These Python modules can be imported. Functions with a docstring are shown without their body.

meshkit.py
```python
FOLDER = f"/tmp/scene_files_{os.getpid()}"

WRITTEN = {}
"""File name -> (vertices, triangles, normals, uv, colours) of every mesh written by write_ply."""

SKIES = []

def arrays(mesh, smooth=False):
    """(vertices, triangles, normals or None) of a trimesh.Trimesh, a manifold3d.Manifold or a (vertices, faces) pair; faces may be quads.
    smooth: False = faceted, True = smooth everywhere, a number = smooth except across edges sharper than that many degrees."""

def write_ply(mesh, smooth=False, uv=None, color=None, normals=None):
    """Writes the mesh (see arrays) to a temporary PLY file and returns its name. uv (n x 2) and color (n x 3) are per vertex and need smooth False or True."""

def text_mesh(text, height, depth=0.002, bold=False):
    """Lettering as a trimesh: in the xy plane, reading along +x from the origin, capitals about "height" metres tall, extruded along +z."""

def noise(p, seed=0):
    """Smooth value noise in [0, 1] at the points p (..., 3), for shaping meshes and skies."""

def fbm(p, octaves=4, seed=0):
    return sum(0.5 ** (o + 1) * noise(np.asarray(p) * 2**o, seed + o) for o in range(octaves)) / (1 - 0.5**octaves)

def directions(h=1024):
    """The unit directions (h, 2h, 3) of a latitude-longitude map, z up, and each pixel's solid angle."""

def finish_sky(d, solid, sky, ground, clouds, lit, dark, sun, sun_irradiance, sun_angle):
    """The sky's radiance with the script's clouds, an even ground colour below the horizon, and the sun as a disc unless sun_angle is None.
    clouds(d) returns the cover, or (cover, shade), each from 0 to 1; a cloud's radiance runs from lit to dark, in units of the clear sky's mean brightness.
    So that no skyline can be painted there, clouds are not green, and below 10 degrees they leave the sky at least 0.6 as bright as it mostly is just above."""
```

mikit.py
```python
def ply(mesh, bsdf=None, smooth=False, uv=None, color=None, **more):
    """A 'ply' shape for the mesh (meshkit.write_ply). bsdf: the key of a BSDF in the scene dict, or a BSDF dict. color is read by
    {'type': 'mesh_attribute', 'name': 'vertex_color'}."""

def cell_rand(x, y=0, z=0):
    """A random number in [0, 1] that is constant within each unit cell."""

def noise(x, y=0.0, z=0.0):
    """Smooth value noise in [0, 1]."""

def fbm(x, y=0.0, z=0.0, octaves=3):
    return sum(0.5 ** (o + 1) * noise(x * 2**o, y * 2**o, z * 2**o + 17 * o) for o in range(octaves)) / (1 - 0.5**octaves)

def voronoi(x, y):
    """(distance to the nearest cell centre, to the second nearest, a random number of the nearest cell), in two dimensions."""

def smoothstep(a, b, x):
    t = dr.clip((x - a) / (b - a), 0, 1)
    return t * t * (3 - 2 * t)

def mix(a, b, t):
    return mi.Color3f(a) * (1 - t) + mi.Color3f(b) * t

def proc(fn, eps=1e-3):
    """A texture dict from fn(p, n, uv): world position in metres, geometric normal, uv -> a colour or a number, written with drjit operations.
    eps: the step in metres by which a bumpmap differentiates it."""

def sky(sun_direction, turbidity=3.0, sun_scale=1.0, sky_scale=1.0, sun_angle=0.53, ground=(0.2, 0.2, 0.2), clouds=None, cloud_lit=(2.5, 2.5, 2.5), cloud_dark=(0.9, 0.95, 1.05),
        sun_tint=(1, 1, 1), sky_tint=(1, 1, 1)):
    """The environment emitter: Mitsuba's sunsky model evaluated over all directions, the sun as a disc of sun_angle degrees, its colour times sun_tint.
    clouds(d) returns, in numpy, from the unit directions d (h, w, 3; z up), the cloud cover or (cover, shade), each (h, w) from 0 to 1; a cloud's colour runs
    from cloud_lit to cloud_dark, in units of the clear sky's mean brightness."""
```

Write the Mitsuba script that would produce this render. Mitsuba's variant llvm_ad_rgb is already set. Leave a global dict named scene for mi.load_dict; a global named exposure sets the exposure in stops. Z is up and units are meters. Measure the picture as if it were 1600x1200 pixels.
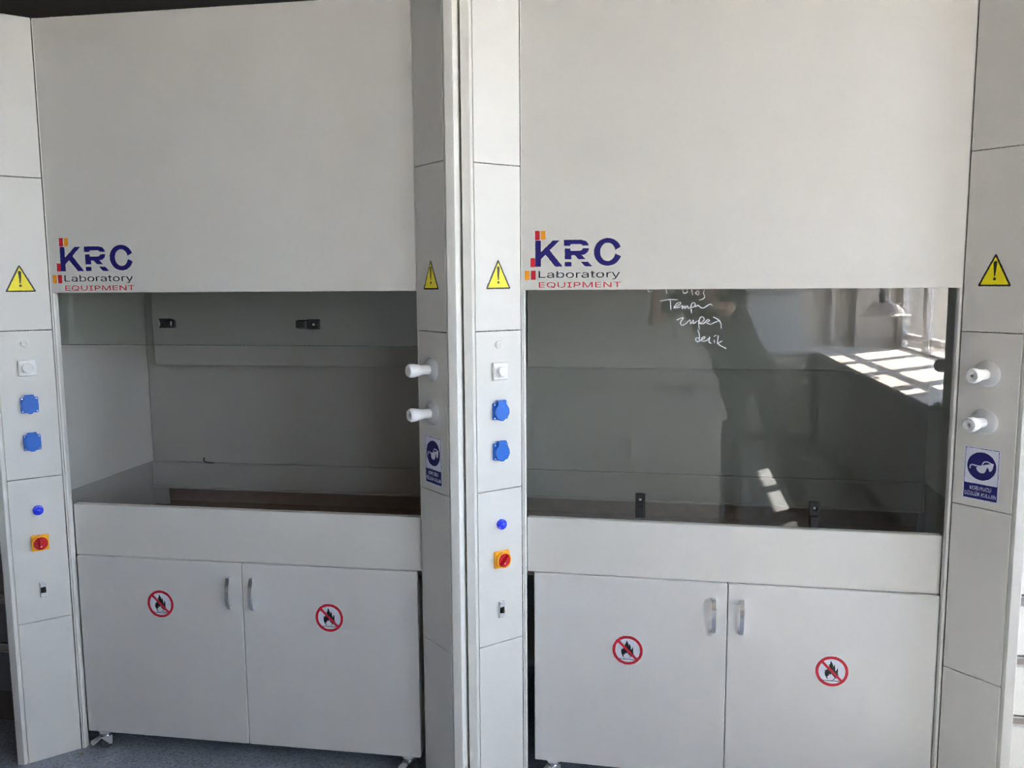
import math, random
import numpy as np
import trimesh
import drjit as dr
import mitsuba as mi
import manifold3d as m3
from shapely.geometry import Polygon, Point, LineString, box as sbox
from shapely import affinity
from shapely.ops import unary_union
import mikit, meshkit
from mikit import proc, noise, fbm, smoothstep, mix, cell_rand

T = mi.ScalarTransform4f
random.seed(7)
rng = np.random.default_rng(7)
scene, labels = {}, {}
PI = math.pi

# ------------------------------------------------------------------ camera, sky, exposure
CX, CY, CZ = -0.1644, -2.5153, 1.5752
YAW, PIT, ROL = 0.1868, 0.1184, -0.007
_fw = np.array([-math.sin(YAW) * math.cos(PIT), math.cos(YAW) * math.cos(PIT), -math.sin(PIT)])
_rt = np.array([math.cos(YAW), math.sin(YAW), 0.0])
_up0 = np.cross(_rt, _fw)
_up = -math.sin(ROL) * _rt + math.cos(ROL) * _up0
scene['camera'] = {'type': 'perspective', 'fov': 2 * math.degrees(math.atan(800 / 1329.83)), 'fov_axis': 'x', 'near_clip': 0.02, 'far_clip': 500.0,
                   'to_world': T().look_at(origin=[CX, CY, CZ], target=(np.array([CX, CY, CZ]) + _fw).tolist(), up=_up.tolist())}
SUN = [0.454, -0.504, 0.735]
scene['sky'] = mikit.sky(SUN, turbidity=3.0, sun_scale=1.3, sky_scale=1.4, ground=(0.26, 0.26, 0.25), sun_tint=(0.97, 1.0, 1.08), sky_tint=(0.91, 1.0, 1.11),
                         clouds=lambda d: (0.55 * np.ones(d.shape[:2]), 0.25 * np.ones(d.shape[:2])), cloud_lit=(1.9, 1.9, 1.9))
exposure = 5.45


# ------------------------------------------------------------------ helpers
def lin(r, g, b):
    c = np.array([r, g, b], float) / 255
    return tuple(float(x) for x in np.where(c <= 0.04045, c / 12.92, ((c + 0.055) / 1.055) ** 2.4))


def rgb(c):
    return {'type': 'rgb', 'value': list(map(float, c))}


def bsdf(name, color, rough=0.5, metal=0.0, spec=0.5, **kw):
    scene[name] = {'type': 'twosided', 'bsdf': {'type': 'principled', 'base_color': color if isinstance(color, dict) else rgb(color), 'roughness': rough, 'metallic': metal, 'specular': spec, **kw}}
    return name


def numbered(key):
    if key not in scene and key not in labels:
        return key
    n = 1
    while f'{key}_{n:03d}' in scene or f'{key}_{n:03d}' in labels:
        n += 1
    return f'{key}_{n:03d}'


def put(key, mesh, mat, smooth=False, m=None, **kw):
    """one entry of the scene; takes the next number if the key is taken"""
    key = numbered(key)
    d = dict(mesh) if isinstance(mesh, dict) else mikit.ply(mesh, mat, smooth=smooth, **kw)
    if m is not None:
        d['to_world'] = m
    scene[key] = d
    return key


def tag(key, label=None, category=None, group=None, kind=None):
    d = labels.setdefault(key, {})
    for k, v in (('label', label), ('category', category), ('group', group), ('kind', kind)):
        if v:
            d[k] = v
    return key


def cat(*ms):
    return trimesh.util.concatenate(ms)


def hull(p):
    return trimesh.convex.convex_hull(np.asarray(p, float))


def cbox(x0, x1, y0, y1, z0, z1, b=0.002):
    """box with chamfered edges"""
    b = min(b, 0.49 * min(x1 - x0, y1 - y0, z1 - z0))
    if b <= 0:
        return trimesh.creation.box(bounds=[[x0, y0, z0], [x1, y1, z1]])
    p = []
    for sx in (0, 1):
        for sy in (0, 1):
            for sz in (0, 1):
                c = np.array([(x0, x1)[sx], (y0, y1)[sy], (z0, z1)[sz]])
                i = np.array([b if s == 0 else -b for s in (sx, sy, sz)])
                for k in range(3):
                    e = i.copy(); e[k] = 0
                    p.append(c + e)
    return hull(p)


def prism(poly, z0, z1):
    m = trimesh.creation.extrude_polygon(poly, z1 - z0)
    m.apply_translation([0, 0, z0])
    return m


def lathe(profile, n=40):
    return trimesh.creation.revolve(np.array(profile, float), sections=n)


def tube(path, r, n=10):
    """round tube with ball joints along a polyline"""
    path = np.asarray(path, float)
    ms = []
    for a, b in zip(path[:-1], path[1:]):
        if np.linalg.norm(b - a) > 1e-6:
            ms.append(trimesh.creation.cylinder(r, segment=[a, b], sections=n))
    for p in path[1:-1]:
        s = trimesh.creation.icosphere(1, r); s.apply_translation(p); ms.append(s)
    return cat(*ms)


def xf(mesh, M):
    m = mesh.copy(); m.apply_transform(M); return m


def frame(o, ex, ey, ez):
    M = np.eye(4); M[:3, 0] = ex; M[:3, 1] = ey; M[:3, 2] = ez; M[:3, 3] = o
    return M


def layered(items):
    """flat print: (polygon, linear colour, layer) -> one thin mesh with vertex colours; print lies in xy, faces +z"""
    ms, cs = [], []
    for g, c, l in items:
        for p in (g.geoms if hasattr(g, 'geoms') else [g]):
            if p.is_empty or p.area < 1e-9:
                continue
            h = 0.0005 + 0.0003 * l
            m = trimesh.creation.extrude_polygon(p, h)
            ms.append(m); cs.append(np.tile(np.array(c), (len(m.vertices), 1)))
    return ms, cs


def text_poly(text, height, width=None, bold=False):
    """outline polygons of a lettering mesh, capitals 'height' tall, stretched to 'width'"""
    m = meshkit.text_mesh(text, height, 0.002, bold)
    m.merge_vertices()
    zt = m.vertices[:, 2].max()
    tri = m.triangles[np.all(m.triangles[:, :, 2] > zt - 1e-6, axis=1)]
    g = unary_union([Polygon(t[:, :2]).buffer(1e-6) for t in tri])
    x0, y0, x1, y1 = g.bounds
    if width:
        g = affinity.scale(g, width / (x1 - x0), 1, origin=(x0, 0))
    return affinity.translate(g, -x0, 0)


def sticker(key, items, M, m=None):
    ms, cs = layered(items)
    mesh = cat(*[xf(a, M) for a in ms])
    return put(key, mesh, 'print', m=m, color=np.vstack(cs))


# ------------------------------------------------------------------ materials
def paint_fn(c, amt=0.012, sc=3.0):
    def fn(p, n, uv):
        t = fbm(p.x * sc, p.y * sc, p.z * sc * 0.6, 3) - 0.5
        return mi.Color3f(*c) * (1 + amt * 2 * t)
    return fn


PAINT = (0.70, 0.69, 0.655)
bsdf('painted_steel', proc(paint_fn(PAINT)), 0.42, spec=0.45)
bsdf('painted_door', proc(paint_fn((0.70, 0.695, 0.68))), 0.38, spec=0.5)
bsdf('dark_gap', (0.02, 0.02, 0.02), 0.8)
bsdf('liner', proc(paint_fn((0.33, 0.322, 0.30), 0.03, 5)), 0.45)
bsdf('side_liner', proc(paint_fn((0.50, 0.49, 0.46), 0.03, 5)), 0.45)  # paler copy of the lining: light on the side walls put into colour
bsdf('brown_laminate', proc(lambda p, n, uv: mix((0.23, 0.175, 0.145), (0.29, 0.22, 0.18), fbm(p.x * 40, p.y * 40, p.z * 40, 3))), 0.28, spec=0.6)
bsdf('white_plastic', (0.80, 0.80, 0.80), 0.3)
bsdf('grey_white_plastic', (0.62, 0.63, 0.64), 0.35)
bsdf('blue_plastic', lin(30, 105, 205), 0.35)
bsdf('blue_lens', lin(15, 55, 250), 0.12, clearcoat=1.0)
bsdf('yellow_plastic', lin(250, 180, 30), 0.35)
bsdf('red_plastic', lin(200, 28, 38), 0.3)
bsdf('black_plastic', (0.012, 0.012, 0.014), 0.35)
bsdf('chrome', (0.78, 0.80, 0.83), 0.12, metal=1.0)
bsdf('steel', (0.66, 0.66, 0.67), 0.3, metal=1.0)
bsdf('rubber', (0.05, 0.05, 0.055), 0.6)
bsdf('aluminium', (0.62, 0.62, 0.62), 0.35, metal=1.0)
bsdf('channel_brown', (0.33, 0.295, 0.28), 0.45)
bsdf('dark_panel', (0.032, 0.032, 0.031), 0.8)
bsdf('wall_white', proc(paint_fn((0.58, 0.555, 0.52), 0.02, 2)), 0.8, spec=0.2)
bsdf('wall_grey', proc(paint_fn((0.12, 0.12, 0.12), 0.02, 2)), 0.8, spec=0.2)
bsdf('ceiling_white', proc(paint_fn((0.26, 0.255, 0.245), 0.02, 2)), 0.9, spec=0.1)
bsdf('bench_top', proc(paint_fn((0.74, 0.74, 0.75), 0.03, 8)), 0.35)
bsdf('bench_body', proc(paint_fn((0.40, 0.41, 0.43), 0.02, 4)), 0.5)
bsdf('bench_pale', proc(paint_fn((0.74, 0.74, 0.71), 0.02, 4)), 0.5)
bsdf('plinth', (0.10, 0.085, 0.075), 0.6)
bsdf('pale_blue_panel', (0.50, 0.55, 0.60), 0.4)
bsdf('upvc', (0.78, 0.78, 0.79), 0.35)
bsdf('marker_ink', (0.85, 0.86, 0.92), 0.5)
bsdf('straw', lin(150, 140, 60), 0.7)


def floor_fn(p, n, uv):
    a = fbm(p.x * 9, p.y * 9, 0, 4)
    s = smoothstep(0.55, 0.75, noise(p.x * 160, p.y * 160))
    s2 = smoothstep(0.62, 0.8, noise(p.x * 230 + 9, p.y * 230))
    c = mix((0.22, 0.26, 0.315), (0.30, 0.34, 0.395), a)
    c = c * (1 - 0.25 * s)
    return c + mi.Color3f(0.07, 0.075, 0.08) * s2


bsdf('vinyl_floor', proc(floor_fn), 0.42, spec=0.4)
scene['print'] = {'type': 'twosided', 'bsdf': {'type': 'principled', 'base_color': {'type': 'mesh_attribute', 'name': 'vertex_color'}, 'roughness': 0.4, 'specular': 0.4}}
scene['sash_glass'] = {'type': 'thindielectric', 'int_ior': 1.66, 'specular_transmittance': rgb((0.80, 0.85, 0.82))}
scene['window_glass'] = {'type': 'thindielectric', 'int_ior': 1.5, 'specular_transmittance': rgb((0.95, 0.96, 0.95))}
scene['clear_dome'] = {'type': 'blendbsdf', 'weight': 0.65, 'clear': {'type': 'thindielectric', 'int_ior': 1.6}, 'milky': {'type': 'twosided', 'bsdf': {'type': 'roughplastic', 'diffuse_reflectance': rgb((0.8, 0.8, 0.84)), 'alpha': 0.1}}}

# ------------------------------------------------------------------ the room
RX0, RX1, RY0, RY1, RH = -7.5, 2.06, -6.75, 0.80, 3.0
WX = 2.12                                            # plane of the window glass
tag(put('floor', cbox(RX0 - .2, RX1 + .3, RY0 - .2, RY1 + .2, -0.1, 0.0, 0), 'vinyl_floor'), 'blue-grey speckled vinyl floor of the laboratory', kind='structure')
tag(put('ceiling', cbox(RX0 - .2, RX1 + .3, RY0 - .2, RY1 + .2, RH, RH + .1, 0), 'ceiling_white'), 'white ceiling of the laboratory', kind='structure')
tag(put('wall_back', cbox(RX0 - .2, RX1 + .3, RY1, RY1 + .15, 0, RH, 0), 'wall_white'), 'cream wall behind the two fume hoods', kind='structure')
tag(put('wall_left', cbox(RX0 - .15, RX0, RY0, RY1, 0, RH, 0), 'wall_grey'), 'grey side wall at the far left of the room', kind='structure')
tag(put('wall_front', cbox(RX0 - .2, RX1 + .3, RY0 - .15, RY0, 0, RH, 0), 'wall_white'), 'cream wall at the far end of the room, seen mirrored in the glass', kind='structure')
tag(put('trim_1', cbox(-3.2, 0.79, 0.10, RY1 - .002, 2.43, RH - .001, 0), 'dark_panel'), 'dark grey box filling the space above the fume hoods', kind='structure')  # plain dark box closing the space above the hoods
WIN = [(-6.55, -3.70), (-2.88, -2.05), (-1.25, 0.78)]  # middle window is added, unseen, to brighten the lower right hood
ZB, ZT = 0.90, 2.77
ws = [cbox(RX1, RX1 + .2, RY0, RY1, 0, ZB - .001, 0), cbox(RX1, RX1 + .2, RY0, RY1, ZT, RH, 0)]
ys = [RY0] + [v for w in WIN for v in w] + [RY1]
for a, b in zip(ys[0::2], ys[1::2]):
    ws.append(cbox(RX1, RX1 + .2, a, b, ZB - .001, ZT, 0))
tag(put('wall_right', cat(*ws), 'wall_white'), 'cream wall with the tall windows over the window bench', kind='structure')
for i, (a, b) in enumerate(WIN):
    k = f'window_{i + 1}'
    tag(k, ('white window with tall panes at the far end of the window bench, seen mirrored in the glass', 'narrow white window added out of view to brighten the lower right', 'white window beside the right-hand fume hood')[i], kind='structure')
    fx0, fx1 = WX - .03, WX + .04
    zr0, zr1 = 0.985, 1.05                            # bottom rail
    tr0, tr1 = 2.02, 2.09                             # transom
    mull = [(-5.79, -5.67), (-4.94, -4.82), (-4.11, -3.99)] if i == 0 else [] if i == 1 else [(-0.62, -0.50), (0.03, 0.15)]
    put(k + '__frame', cat(cbox(fx0, fx1, a, a + .05, ZB, ZT), cbox(fx0, fx1, b - .02, b, ZB, ZT), cbox(fx0, fx1, a + .05, b - .02, ZT - .03, ZT), cbox(fx0, fx1, a + .05, b - .02, ZB, ZB + .015)), 'upvc')
    put(k + '__bottom_rail', cbox(fx0, fx1, a + .05, b - .02, zr0, zr1), 'upvc')
    put(k + '__transom', cbox(fx0, fx1, a + .05, b - .02, tr0, tr1), 'upvc')
    for (u, v) in mull:
        put(k + '__mullion', cbox(fx0 - .004, fx1 + .004, u, v, ZB + .015, ZT - .03), 'upvc')
    ed = [a + .05] + [q for mm in mull for q in mm] + [b - .02]
    for u, v in zip(ed[0::2], ed[1::2]):
        for z0, z1 in ((ZB + .015, zr0), (zr1, tr0), (tr1, ZT - .03)):
            put(k + '__pane', trimesh.Trimesh([[WX, u, z0], [WX, v, z0], [WX, v, z1], [WX, u, z1]], [[0, 1, 2], [0, 2, 3]]), 'window_glass')

# ------------------------------------------------------------------ fume hood pieces (hood frame: x right, y into the hood, z up)
FI, FO = np.array([.610, -.005]), np.array([.724, -.1175])
FL = float(np.linalg.norm(FO - FI))
JZ = [0.0, .478, .957, 1.435, 1.914, 2.4]
TOP = 2.4


def face(s):
    """frame of a column face: x runs from the inner to the outer edge, y up, z out of the face, with the print reading left to right"""
    a, b = (FI * [s, 1]), (FO * [s, 1])
    t = (b - a) / FL
    n = np.array([t[1], -t[0]]) if s > 0 else np.array([-t[1], t[0]])
    return a, t, n


def on_face(s, sx, z, off=0.0):
    """matrix of a fitting at distance sx from the inner edge, height z; local x to the viewer's right, y up, z outward"""
    a, t, n = face(s)
    o = a + t * sx + n * off
    ex = t * s
    return frame([o[0], o[1], z], [ex[0], ex[1], 0], [0, 0, 1], [n[0], n[1], 0])


PARTS = {}


def col_meshes():
    out = {}
    for s in (-1, 1):
        a, t, n = face(s)
        pan = []
        for z0, z1 in zip(JZ[:-1], JZ[1:]):
            zz0 = z0 + (.0011 if z0 else .0)
            zz1 = z1 - (.0011 if z1 < TOP else 0)
            m = cbox(.0005, FL - .0015, zz0, zz1, -.012, 0, .0012)   # local: x along, y up, z out
            pan.append(xf(m, frame([a[0], a[1], 0], [t[0], t[1], 0], [0, 0, 1], [n[0], n[1], 0]) if s < 0 else frame([a[0], a[1], 0], [t[0], t[1], 0], [0, 0, 1], [n[0], n[1], 0])))
        for m in pan:
            m.fix_normals()
        back = xf(cbox(.001, FL - .002, .001, TOP - .001, -.016, -.0125, 0), frame([a[0], a[1], 0], [t[0], t[1], 0], [0, 0, 1], [n[0], n[1], 0]))
        back.fix_normals()
        # outer post: front strip with rounded corners and the side sheet of the hood
        pl = Polygon([(.7262, -.1195), (.731, -.1265), (.757, -.1265), (.757, .70), (.748, .70), (.748, -.100), (.7262, -.108)])
        pl = pl.buffer(-.003).buffer(.003, quad_segs=4).simplify(.0002)
        pl = affinity.scale(pl, s, 1, origin=(0, 0))
        post = prism(pl, 0, TOP)
        st = Polygon([(.5998, .004), (.6025, .0), (.6080, .0), (.6095, -.002), (.6095, .006), (.6085, .012), (.6085, .019), (.5998, .019)])
        st = affinity.scale(st, s, 1, origin=(0, 0))
        strip = prism(st, 0, TOP)
        for m in (post, strip):
            m.fix_normals()
        out[s] = (pan, back, post, strip)
    return out


COLS = col_meshes()
HP = {}
HP['fascia'] = mikit.ply(cbox(-.6043, .6043, -.011, 0.0, 1.553, TOP, .0015).apply_translation([0, 0.011 - .011, 0]), 'painted_steel')


def mk(name, mesh, mat, smooth=False):
    HP[name] = mikit.ply(mesh, mat, smooth=smooth)
    return HP[name]


mk('fascia', cbox(-.6043, .6043, 0.0, .011, 1.553, TOP, .0015), 'painted_steel')
mk('sill', cat(cbox(-.5992, .5992, .022, .050, .6788, .852, .002)), 'painted_steel')
for s, nm in ((-1, 'L'), (1, 'R')):
    pan, back, post, strip = COLS[s]
    for i, m in enumerate(pan):
        mk(f'{nm}pan{i}', m, 'painted_steel')
    mk(nm + 'back', back, 'dark_gap')
    mk(nm + 'post', post, 'painted_steel', 35)
    mk(nm + 'strip', strip, 'painted_steel')
mk('Nstrip', prism(Polygon([(.6050, .002), (.6060, .0), (.6080, .0), (.6095, -.002), (.6095, .006), (.6085, .019), (.6050, .019)]), 0, TOP), 'painted_steel')

# --- fittings (local: x right, y up, z out)
mk('button', lathe([(0, .004), (.0042, .004), (.0048, .0028), (.0066, .0028), (.007, .0045), (.0098, .0042), (.0112, .0025), (.0115, 0)], 32), 'painted_steel', 30)
mk('dimmer_plate', cbox(-.026, .026, -.026, .026, 0, .009, .0025), 'white_plastic')
mk('dimmer_knob', lathe([(0, .024), (.0135, .024), (.0152, .0225), (.0158, .009), (.0158, .009)], 40), 'white_plastic', 35)
sq = sbox(-.025, -.026, .025, .024).buffer(-.003).buffer(.003, quad_segs=4)
mk('socket_plate', prism(sq, 0, .007), 'blue_plastic', 35)
lid = unary_union([Point(0, -.002).buffer(.0245, quad_segs=10), sbox(-.0145, .0, .0135, .0325), sbox(-.006, -.029, .006, -.02)]).buffer(-.001).buffer(.001)
mk('socket_lid', prism(lid, .0071, .018), 'blue_plastic', 35)
mk('screw', lathe([(0, .0092), (.0022, .009), (.0027, .0078), (.0027, .007)], 14), 'chrome', 40)
mk('lamp_bezel', lathe([(.0115, .012), (.0140, .0115), (.0155, .009), (.0155, 0)], 36), 'blue_lens', 35)
dome = [(0, .0185)] + [(.0118 * math.sin(a), .0105 + .008 * math.cos(a)) for a in np.linspace(.1, PI / 2, 9)] + [(.0118, .004)]
mk('lamp_lens', lathe(dome, 36), 'blue_lens', True)
mk('switch_plate', prism(sbox(-.0255, -.0255, .0255, .0255).buffer(-.002).buffer(.002), 0, .008), 'yellow_plastic', 35)
ring = Point(0, 0).buffer(.0245, quad_segs=14).difference(Point(0, 0).buffer(.0212, quad_segs=14))
mk('switch_ring', prism(ring, .0081, .020), 'yellow_plastic', 35)
mk('switch_disc', prism(Point(0, 0).buffer(.0210, quad_segs=14), .0081, .019), 'red_plastic', 35)
grip = hull(np.vstack([np.c_[np.array(sbox(-.0055, -.0215, .0055, .019).exterior.coords), np.full(5, .0192)], np.c_[np.array(sbox(-.0035, -.018, .0035, .016).exterior.coords), np.full(5, .031)]]))
mk('switch_grip', grip, 'red_plastic')
mk('switch_pin', lathe([(0, .0335), (.0022, .033), (.0024, .030)], 12), 'chrome', 40)
mk('breaker_body', cat(cbox(-.0095, .0095, -.026, .026, 0, .006, .001), cbox(-.0088, .0088, .009, .0245, .006, .0105, .0015), cbox(-.0088, .0088, -.0245, -.010, .006, .0095, .0015)), 'grey_white_plastic')
mk('breaker_window', cbox(-.0078, .0078, -.0098, .0088, .0061, .0075, 0), 'black_plastic')
mk('breaker_lever', cbox(-.004, .004, -.0085, .0045, .0075, .0145, .001), 'black_plastic')
mk('breaker_mark', cat(cbox(-.0055, .0055, .017, .0185, .0105, .0108, 0), cbox(-.0055, .0055, .0135, .0150, .0105, .0108, 0)), 'steel')
mk('valve_flange', lathe([(0, .010), (.014, .0098), (.026, .0085), (.033, .006), (.0358, .003), (.0362, 0)], 48), 'grey_white_plastic', 40)
mk('valve_knob', lathe([(.0045, .078), (.0125, .0808), (.0165, .0795), (.0198, .074), (.0203, .068), (.0190, .058), (.0162, .044), (.0140, .032), (.0138, .012), (.0138, .008)], 48), 'white_plastic', 40)
mk('valve_cap', lathe([(0, .0786), (.0043, .0784), (.0045, .076)], 20), 'steel', 40)
# spreads for handles of the sash: black clamp with a recessed screw
clamp = prism(unary_union([sbox(-.0145, -.002, .0145, .037), sbox(-.0125, -.033, .0125, 0)]).buffer(-.003).buffer(.004, quad_segs=4), 0, .008)
clamp2 = hull(np.vstack([np.c_[np.array(sbox(-.0125, -.036, .0125, .004).exterior.coords), np.full(5, .008)], np.c_[np.array(sbox(-.010, -.034, .010, -.006).exterior.coords), np.full(5, .021)]]))
rim = prism(sbox(-.0135, .000, .0135, .036).difference(Point(0, .020).buffer(.0085, quad_segs=8)), .008, .0145)
mk('clamp', cat(clamp, clamp2, rim), 'black_plastic')
pclamp = prism(sbox(-.0145, -.037, .0145, .038).buffer(-.003).buffer(.003, quad_segs=4), 0, .010)
mk('plain_clamp', cat(pclamp, cbox(-.0128, .0128, -.035, .002, .010, .019, .004), rim), 'black_plastic')
mk('clamp_screw', lathe([(0, .0125), (.003, .012), (.0042, .0105), (.0042, .008)], 18), 'chrome', 40)
fork = Polygon([(-.026, .015), (-.010, .0155), (.012, .0155), (.017, .012), (.024, .012), (.027, .004), (.027, -.006), (.022, -.0145), (-.026, -.0145), (-.026, -.010), (-.021, -.008), (-.021, .006), (-.024, .008)])
mk('fork_clamp', cat(prism(fork, 0, .012), cbox(.004, .022, -.010, .010, .012, .02, .003)), 'black_plastic')

# --- prints
NAVY, RED, ORANGE, YELLOW, BLACK, WHITE = lin(42, 36, 120), lin(200, 42, 58), lin(245, 165, 45), lin(250, 235, 40), lin(52, 46, 38), lin(222, 224, 240)
DEEP = lin(38, 36, 108)


def tri_items():
    R = .0505
    tri = Polygon([(0, .087 - .043 + .0005), (-.0435, -.043), (.0435, -.043)])
    tri = tri.buffer(-.003).buffer(.003, quad_segs=4)
    inner = tri.buffer(-.0046, join_style=2)
    body = unary_union([Point(0, .0185).buffer(.0046, quad_segs=6), Polygon([(-.0046, .0185), (.0046, .0185), (.0018, -.0145), (-.0018, -.0145)]), Point(0, -.0145).buffer(.0018)])
    dot = Point(0, -.0235).buffer(.0038, quad_segs=6)
    return [(tri, BLACK, 0), (inner, YELLOW, 1), (unary_union([body, dot]), BLACK, 2)]


def goggle_items():
    W, H = .0955, .146

    def q(x, y):                                      # from points read off the sign
        y = y - .139 * (x - 455)
        return ((x - 452) / 575 * W, -(y - 650 + 22) / 815 * H + .0)
    card = sbox(-W / 2, -H / 2, W / 2, H / 2).buffer(-.004).buffer(.004, quad_segs=5)
    inn = card.buffer(-.003)
    line = inn.difference(inn.buffer(-.0011))
    band = inn.intersection(sbox(-W, -H, W, -.028))
    circ = Point(0, .0215).buffer(.0385, quad_segs=16)
    lens = Polygon([q(*p) for p in [(370, 487), (385, 520), (405, 545), (440, 568), (490, 575), (522, 548), (530, 515), (545, 492), (562, 492), (572, 515), (580, 550), (612, 540), (634, 500), (640, 432), (600, 436), (520, 456), (440, 468), (385, 472)]])
    arm = LineString([q(*p) for p in [(272, 492), (277, 448), (300, 436), (350, 452), (430, 464), (520, 452), (638, 434)]]).buffer(.0016)
    arm2 = LineString([q(*p) for p in [(462, 448), (482, 408), (512, 392), (548, 398), (590, 418), (632, 434)]]).buffer(.0013)
    gl = affinity.translate(unary_union([lens, arm, arm2]), 0, 0)
    cx, cy = gl.envelope.centroid.coords[0]
    gl = affinity.translate(gl, 0.0 - cx, .0205 - cy)
    t1, t2 = text_poly('KORUYUCU', .0105, .056), text_poly('GÖZLÜK KULLAN', .0105, .084)
    t1 = affinity.translate(t1, -.028, -.0455)
    t2 = affinity.translate(t2, -.042, -.0622)
    return [(card, WHITE, 0), (line, DEEP, 1), (band, DEEP, 1), (circ, DEEP, 1), (gl, WHITE, 2), (t1, WHITE, 2), (t2, WHITE, 2)]


def flame_items():
    R = .0465
    o = Point(0, 0).buffer(R, quad_segs=18)
    ring = o.difference(Point(0, 0).buffer(R * .815, quad_segs=18))

    def q(x, y):
        return ((x - 545) / 465 * R, -(y - 615 - .09 * (x - 545)) / 415 * R)
    fl = Polygon([q(*p) for p in [(455, 850), (400, 790), (358, 700), (346, 640), (362, 590), (338, 568), (385, 575), (430, 540), (470, 480), (458, 415), (488, 432), (495, 380), (515, 328), (550, 390), (577, 455), (583, 500), (605, 428), (635, 490), (646, 560), (648, 606), (672, 590), (697, 518), (720, 580), (718, 650), (708, 692), (740, 700), (712, 750), (660, 812), (570, 866), (520, 872)]]).buffer(0)
    core = Polygon([q(*p) for p in [(468, 868), (435, 800), (424, 735), (455, 745), (470, 678), (508, 715), (545, 668), (572, 740), (600, 760), (642, 790), (600, 835), (556, 872)]]).buffer(0)
    line = sbox(-.0245, -.0302, .021, -.0282)
    bar = affinity.rotate(sbox(-R * .86, -R * .085, R * .86, R * .085), -45, origin=(0, 0))
    return [(Point(0, 0).buffer(R + .0012, quad_segs=18), lin(225, 228, 240), 0), (fl.difference(core), lin(28, 28, 34), 1), (line, lin(60, 65, 80), 1), (unary_union([ring, bar]).intersection(o), RED, 2)]


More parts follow.
